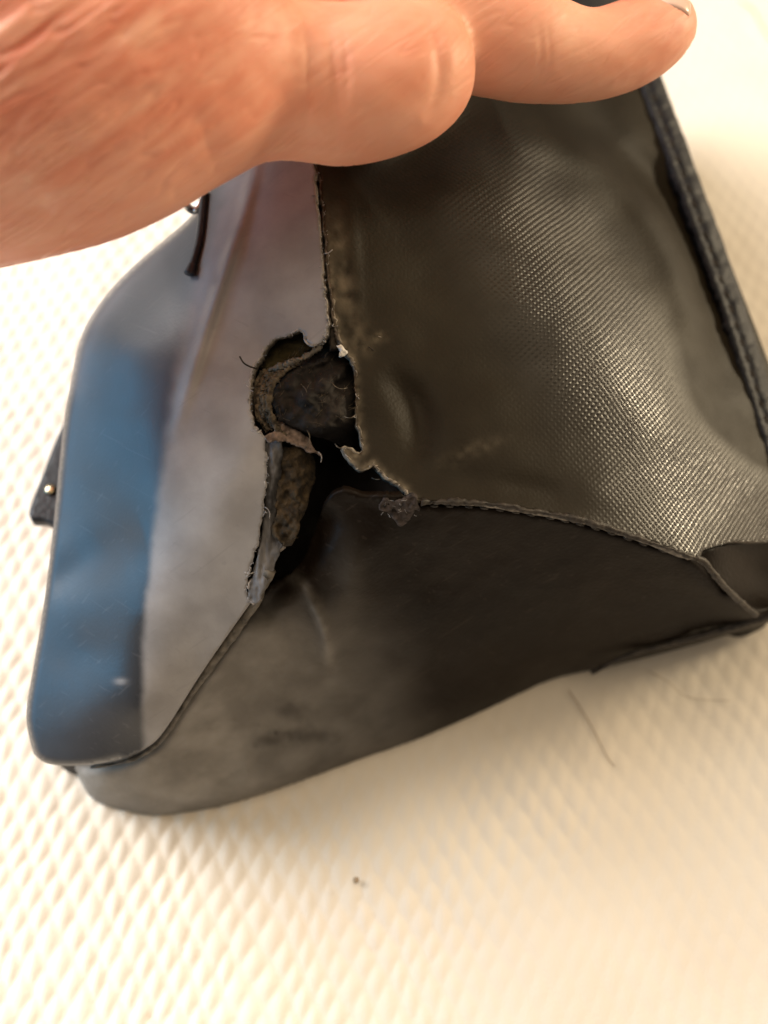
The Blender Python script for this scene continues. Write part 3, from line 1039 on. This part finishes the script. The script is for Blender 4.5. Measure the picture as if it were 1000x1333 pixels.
lt = tube("loose_thread", line3([(334, 480, .0815), (325, 477, .0830), (317, 472, .0840), (312, 464, .0845)], 2), 0.00016, M_THREAD, bag, 5)
for k, (x, y, a, ln, mt) in enumerate([(331, 505, 2.9, 15, M_FUZZ), (340, 560, 2.3, 13, M_FUZZ), (400, 560, 0.9, 24, M_LAYER), (414, 588, 0.5, 14, M_PALE), (370, 470, -0.4, 26, M_LAYER),
                                       (392, 500, 0.6, 30, M_LAYER), (452, 505, 2.7, 22, M_EDGE), (463, 540, 2.2, 15, M_EDGE), (447, 583, 2.8, 12, M_EDGE), (500, 620, 2.2, 16, M_EDGE),
                                       (338, 620, 2.5, 12, M_FUZZ), (345, 660, 0.4, 16, M_PALE), (330, 745, 2.4, 12, M_FUZZ), (534, 650, -1.0, 15, M_PALE), (486, 440, -0.7, 14, M_PALE),
                                       (472, 452, -0.4, 18, M_THREAD)]):
    h0 = .0825 if y < 600 else .0755
    pts = [(x + ln * t * math.cos(a + 0.8 * t), y + ln * t * math.sin(a + 0.8 * t), h0 - (y - 480) * 1e-5 + 0.0012 * math.sin(3 * t)) for t in (0, .35, .7, 1)]
    tube("loose_thread", line3(pts, 2), 0.00007, mt, bag, 5)
tube("loose_thread", line3([(422, 330, .0935), (428, 329, .0945), (433, 325, .0950)], 2), 0.00010, M_PALE, bag, 5)

# ------------------------------------------------------------------ zip pull, tab, top strap
def on_left(pts, lift):
    return [(x, y, float(h_left(np.array([float(x)]), np.array([float(y)]))[0]) + lift) for x, y in pts]


pull = tube("zip_pull", line3(on_left([(266, 250), (264, 275), (260, 310), (254, 335), (247, 356)], .0009), 3), 0.0008, M_BLACK, bag, 8)
pv = line3([(244, 236, .0830), (240, 252, .0828), (242, 266, .0825)] + on_left([(252, 274), (260, 268), (265, 250)], .0010), 2)
tube("ring", pv, 0.00075, M_METAL, pull, 8)
pb = line3(on_left([(251, 344), (247, 357)], .0012), 2)
tube("pull_tip", pb, np.linspace(0.0008, 0.0012, len(pb)), M_BLACK, pull, 8)

tab_poly = spline([(92, 545), (78, 562), (58, 612), (38, 670), (56, 676), (82, 682), (98, 640)], 4, closed=True)
tabo = patch("strap_tab", tab_poly, lambda x, y: 0.030 + 0 * x, M_BLACK, bag, 5, 0.003)
rv = Ph(np.array([66.0]), np.array([637.0]), np.array([0.0305]))[0]
bm = bmesh.new()
bmesh.ops.create_uvsphere(bm, u_segments=14, v_segments=8, radius=0.0013)
me_v = [tuple(np.array(v.co) * np.array([1, 1, 0.5]) + rv) for v in bm.verts]
me_f = [[v.index for v in f.verts] for f in bm.faces]
bm.free()
link_mesh("rivet", me_v, me_f, M_BRASS, tabo)

strap_poly = spline([(720, -60), (732, -10), (745, 8), (772, 19), (796, 17), (814, 4), (812, -60)], 4, closed=True)
patch("handle_strap", strap_poly, lambda x, y: right_tps(x, y) + 0.003 - ((x - 766) / 46) ** 2 * 0.0015, M_BLACK, bag, 5, 0.003)


# ------------------------------------------------------------------ the hand
def skin_material():
    m, nt, b = new_mat("skin")
    L = nt.links.new
    tc = nd(nt, "ShaderNodeTexCoord")
    n1 = nd(nt, "ShaderNodeTexNoise")
    n1.inputs["Scale"].default_value = 38
    n1.inputs["Detail"].default_value = 7
    L(tc.outputs["Object"], n1.inputs["Vector"])
    cr = ramp(nt, n1.outputs["Fac"], [(0.3, (0.84, 0.31, 0.18)), (0.72, (0.97, 0.53, 0.36))])
    fa = nd(nt, "ShaderNodeAttribute", attribute_name="flush")
    skc = nd(nt, "ShaderNodeAttribute", attribute_name="skin_coord")
    ns = nd(nt, "ShaderNodeTexNoise")
    ns.inputs["Scale"].default_value = 330
    ns.inputs["Detail"].default_value = 4
    L(skc.outputs["Vector"], ns.inputs["Vector"])
    r2 = ramp(nt, ns.outputs["Fac"], [(0.36, (0.70, 0.185, 0.105)), (0.66, (0.90, 0.44, 0.30))])
    mxs = nd(nt, "ShaderNodeMix", data_type='RGBA')
    L(fa.outputs["Fac"], mxs.inputs["Factor"])
    L(cr.outputs[0], mxs.inputs["A"])
    L(r2.outputs[0], mxs.inputs["B"])
    L(mxs.outputs["Result"], b.inputs["Base Color"])
    b.inputs["Roughness"].default_value = 0.52
    b.inputs["Specular IOR Level"].default_value = 0.4
    b.inputs["Subsurface Weight"].default_value = 0.25
    b.inputs["Subsurface Radius"].default_value = (0.004, 0.0014, 0.0007)
    b.inputs["Subsurface Scale"].default_value = 1.0
    # fine creases run along the edge of the hand
    sk = nd(nt, "ShaderNodeAttribute", attribute_name="skin_coord")
    n2 = nd(nt, "ShaderNodeTexNoise")
    n2.inputs["Scale"].default_value = 620
    n2.inputs["Detail"].default_value = 3
    n2.inputs["Distortion"].default_value = 0.3
    L(sk.outputs["Vector"], n2.inputs["Vector"])
    bp = nd(nt, "ShaderNodeBump")
    bp.inputs["Strength"].default_value = 0.22
    bp.inputs["Distance"].default_value = 0.0004
    L(n2.outputs["Fac"], bp.inputs["Height"])
    L(bp.outputs[0], b.inputs["Normal"])
    return m


M_SKIN = skin_material()
M_NAIL = plain("nail", (0.84, 0.52, 0.40), (0.90, 0.62, 0.50), rough=0.25, scale=80, bump=0.02, spec=0.5)


def chain(pts, step=0.25):
    """(px, py, radius px, depth m) knots -> list of (centre, radius m)"""
    p = np.array(pts, float)
    out = []
    s = spline(p, 9)
    for x, y, r, d in s:
        out.append((Pd(np.array([x]), np.array([y]), np.array([d]))[0], r * K * d))
    return out


def build_hand():
    balls = []
    # heel of the hand into the folded little finger
    balls += chain([(-420, 170, 250, .170), (-200, 125, 250, .168), (0, 92, 245, .166), (100, 82, 222, .166), (200, 70, 184, .168), (290, 82, 128, .171),
                    (370, 104, 101, .174), (450, 112, 101, .176), (505, 102, 97, .178), (532, 92, 90, .180)])
    # folded end of the little finger, tucked back
    balls += chain([(532, 92, 90, .180), (520, 60, 80, .190), (470, 20, 74, .198)])
    # ring finger lying along the bag edge
    balls += chain([(200, -120, 170, .180), (330, -70, 140, .184), (450, -20, 105, .188), (560, 15, 92, .192), (650, 45, 80, .196), (705, 64, 68, .199), (765, 73, 58, .202),
                    (815, 60, 57, .205), (850, 42, 51, .207), (866, 33, 43, .208)])
    # the rest of the hand, above the frame
    balls += chain([(0, -60, 240, .172), (150, -200, 200, .178), (300, -190, 150, .186)])
    balls += chain([(300, -190, 130, .186), (450, -170, 95, .192), (620, -130, 84, .198), (760, -90, 70, .204), (880, -70, 52, .209)])
    balls += chain([(220, -320, 130, .186), (420, -300, 92, .194), (600, -260, 82, .200), (740, -200, 68, .206), (840, -170, 50, .210)])
    balls += chain([(-80, -180, 200, .176), (60, -380, 140, .182), (200, -480, 105, .186), (330, -520, 92, .190), (430, -520, 70, .193)])
    bm = bmesh.new()
    tmp = bmesh.new()
    bmesh.ops.create_icosphere(tmp, subdivisions=3, radius=1.0)
    sv = np.array([v.co for v in tmp.verts])
    sf = [[v.index for v in f.verts] for f in tmp.faces]
    tmp.free()
    bm.free()
    V, F = [], []
    for c, r in balls:
        o = len(V)
        V.extend((sv * r + c).tolist())
        F.extend([[i + o for i in f] for f in sf])
    me = bpy.data.meshes.new("hand_build")
    me.from_pydata(V, [], F)
    ob = bpy.data.objects.new("hand_build", me)
    col.objects.link(ob)
    rm = ob.modifiers.new("remesh", 'REMESH')
    rm.mode = 'VOXEL'
    rm.voxel_size = 0.0012
    sm = ob.modifiers.new("smooth", 'SMOOTH')
    sm.iterations = 14
    sm.factor = 0.5
    sb = ob.modifiers.new("sub", 'SUBSURF')
    sb.levels = 2
    sb.render_levels = 2
    dg = bpy.context.evaluated_depsgraph_get()
    dg.update()
    m2 = bpy.data.meshes.new_from_object(ob.evaluated_get(dg))
    bpy.data.objects.remove(ob)
    bpy.data.meshes.remove(me)
    m2.name = "hand"
    n = len(m2.vertices)
    co = np.zeros(n * 3)
    m2.vertices.foreach_get("co", co)
    co = co.reshape(-1, 3)
    no = np.zeros(n * 3)
    m2.vertices.foreach_get("normal", no)
    no = no.reshape(-1, 3)
    d = co - CAM
    z = d @ FWD
    px = d @ RGT / z / K + W0 / 2
    py = H0 / 2 - d @ UPV / z / K
    facing = ((CAM - co) * no).sum(1) > 0
    disp = np.zeros(n)

    def groove(line, wd, am):
        g = bump_line(px, py, line, wd, am)
        return np.where(facing, g, 0)
    near = z < 0.193
    disp -= np.where(near, groove([(556, 20), (570, 60), (572, 110), (556, 160)], 8, 0.0004), 0)
    disp += np.where(near, groove([(582, 40), (590, 80), (584, 130)], 14, 0.0004), 0)
    disp -= np.where(near, groove([(425, 10), (436, 80), (440, 150), (436, 205)], 9, 0.0005), 0)
    disp -= np.where(near, groove([(445, 30), (452, 90), (450, 150)], 6, 0.0003), 0)
    disp += np.where(near, groove([(380, 150), (330, 170), (270, 190)], 40, 0.0008), 0)
    # long creases on the heel of the hand
    u = px * math.cos(0.62) - py * math.sin(0.62)
    v = px * math.sin(0.62) + py * math.cos(0.62)
    wr = 1.2 * fbm(u / 110, v / 15 + 0.6 * vnoise(u / 90, v / 50, 5), 90, 2)
    mask = np.clip(1 - (px - 120) / 240, 0, 1) * np.clip((300 - py) / 120, 0, 1)
    disp += np.where(facing, 0.00020 * wr * mask, 0)
    fine = np.abs(vnoise(u / 70, v / 7.5 + 0.7 * vnoise(u / 60, v / 40, 6), 97))
    disp -= np.where(facing, 0.00026 * np.exp(-(fine / 0.16) ** 2) * np.clip(1.15 - px / 420, 0.30, 1), 0)
    disp += np.where(facing, 0.00014 * fbm(px / 55, py / 45, 95, 2), 0)
    disp -= np.where(near, groove([(395, 20), (402, 90), (400, 190)], 6, 0.00025), 0)
    disp -= np.where(facing, groove([(700, 20), (705, 70), (698, 120)], 5, 0.00014) + groove([(712, 25), (716, 70), (710, 115)], 4, 0.00010), 0)
    co = co + no * disp[:, None]
    a1, a2, a3 = co @ RGT, co @ UPV, co @ FWD
    sc3 = np.stack([(a1 * math.cos(0.62) + a2 * math.sin(0.62)) / 6.0, -a1 * math.sin(0.62) + a2 * math.cos(0.62), a3], 1)
    fl = m2.attributes.new("flush", 'FLOAT', 'POINT')
    fv = 0.14 + 0.80 * np.clip(1 - px / 500, 0, 1) * np.clip(1.2 - py / 330, 0.2, 1) + 0.4 * np.exp(-((px - 880) / 45) ** 2 - ((py - 40) / 50) ** 2)
    fl.data.foreach_set("value", np.clip(fv, 0, 1).astype(np.float32))
    at = m2.attributes.new("skin_coord", 'FLOAT_VECTOR', 'POINT')
    at.data.foreach_set("vector", sc3.astype(np.float32).ravel())
    m2.vertices.foreach_set("co", co.ravel())
    m2.polygons.foreach_set("use_smooth", [True] * len(m2.polygons))
    m2.materials.clear()
    m2.materials.append(M_SKIN)
    m2.update()
    o = bpy.data.objects.new("hand", m2)
    col.objects.link(o)
    tag(o, "bare hand reaching in from above and pressing its fingers on the bag", "hand")
    # nail on the upper side of the ring finger tip
    c = Pd(np.array([858.0]), np.array([36.0]), np.array([.2074]))[0]
    s = K * .208
    V, F = [], []
    nu, nv = 16, 12
    by = 0.34 * RGT + 0.66 * UPV - 0.67 * FWD
    by /= np.linalg.norm(by)
    ax = 0.9 * RGT + 0.1 * UPV
    ax -= by * (ax @ by)
    ax /= np.linalg.norm(ax)
    bx = np.cross(ax, by)
    for i in range(nu + 1):
        for j in range(nv + 1):
            a = -1 + 2 * i / nu
            b2 = -1 + 2 * j / nv
            wd = 31 * math.sqrt(max(0.08, 1 - 0.7 * abs(a) ** 5))
            V.append(c + s * (ax * (a * 27 - 3) + bx * b2 * wd * 0.9 + by * (48.0 - 10.5 * b2 * b2 - 5.5 * a * a - 3.0 * max(0, a) ** 3)))
    for i in range(nu):
        for j in range(nv):
            q = i * (nv + 1) + j
            F.append((q, q + 1, q + nv + 2, q + nv + 1))
    nl = link_mesh("fingernail", V, F, M_NAIL, o)
    sd = nl.modifiers.new("thickness", 'SOLIDIFY')
    sd.thickness = 0.0006


build_hand()

# ------------------------------------------------------------------ loose hairs and a speck on the cloth
def hair(label, pts, r):
    s = spline(pts, 4)
    P = Ph(s[:, 0], s[:, 1], np.full(len(s), 0.0006))
    o = tube("hair", P, r, M_HAIR, None, 5)
    tag(o, label, "hair", "loose hairs on the cloth")


hair("thin curved brown hair lying on the cloth just below the bag base", [(740, 898), (758, 925), (775, 955), (790, 985), (800, 998)], 0.00012)
hair("faint wavy hair lying on the cloth beneath the far base corner", [(842, 872), (870, 888), (885, 902), (905, 910), (950, 912)], 0.00006)
hair("dark bent hair on the bright cloth beyond the fingertip", [(962, 0), (980, 12), (990, 32), (1003, 52)], 0.0002)
sp = Ph(np.array([464.0]), np.array([1146.0]), np.array([0.0003]))[0]
bm = bmesh.new()
bmesh.ops.create_icosphere(bm, subdivisions=2, radius=0.0006)
sv = [tuple(np.array(v.co) * np.array([1, 1.2, 0.6]) * (1 + 0.25 * random.uniform(-1, 1)) + sp) for v in bm.verts]
sf = [[v.index for v in f.verts] for f in bm.faces]
bm.free()
tag(link_mesh("crumb", sv, sf, M_HAIR), "tiny brown crumb on the quilted cloth in front of the bag", "crumb")
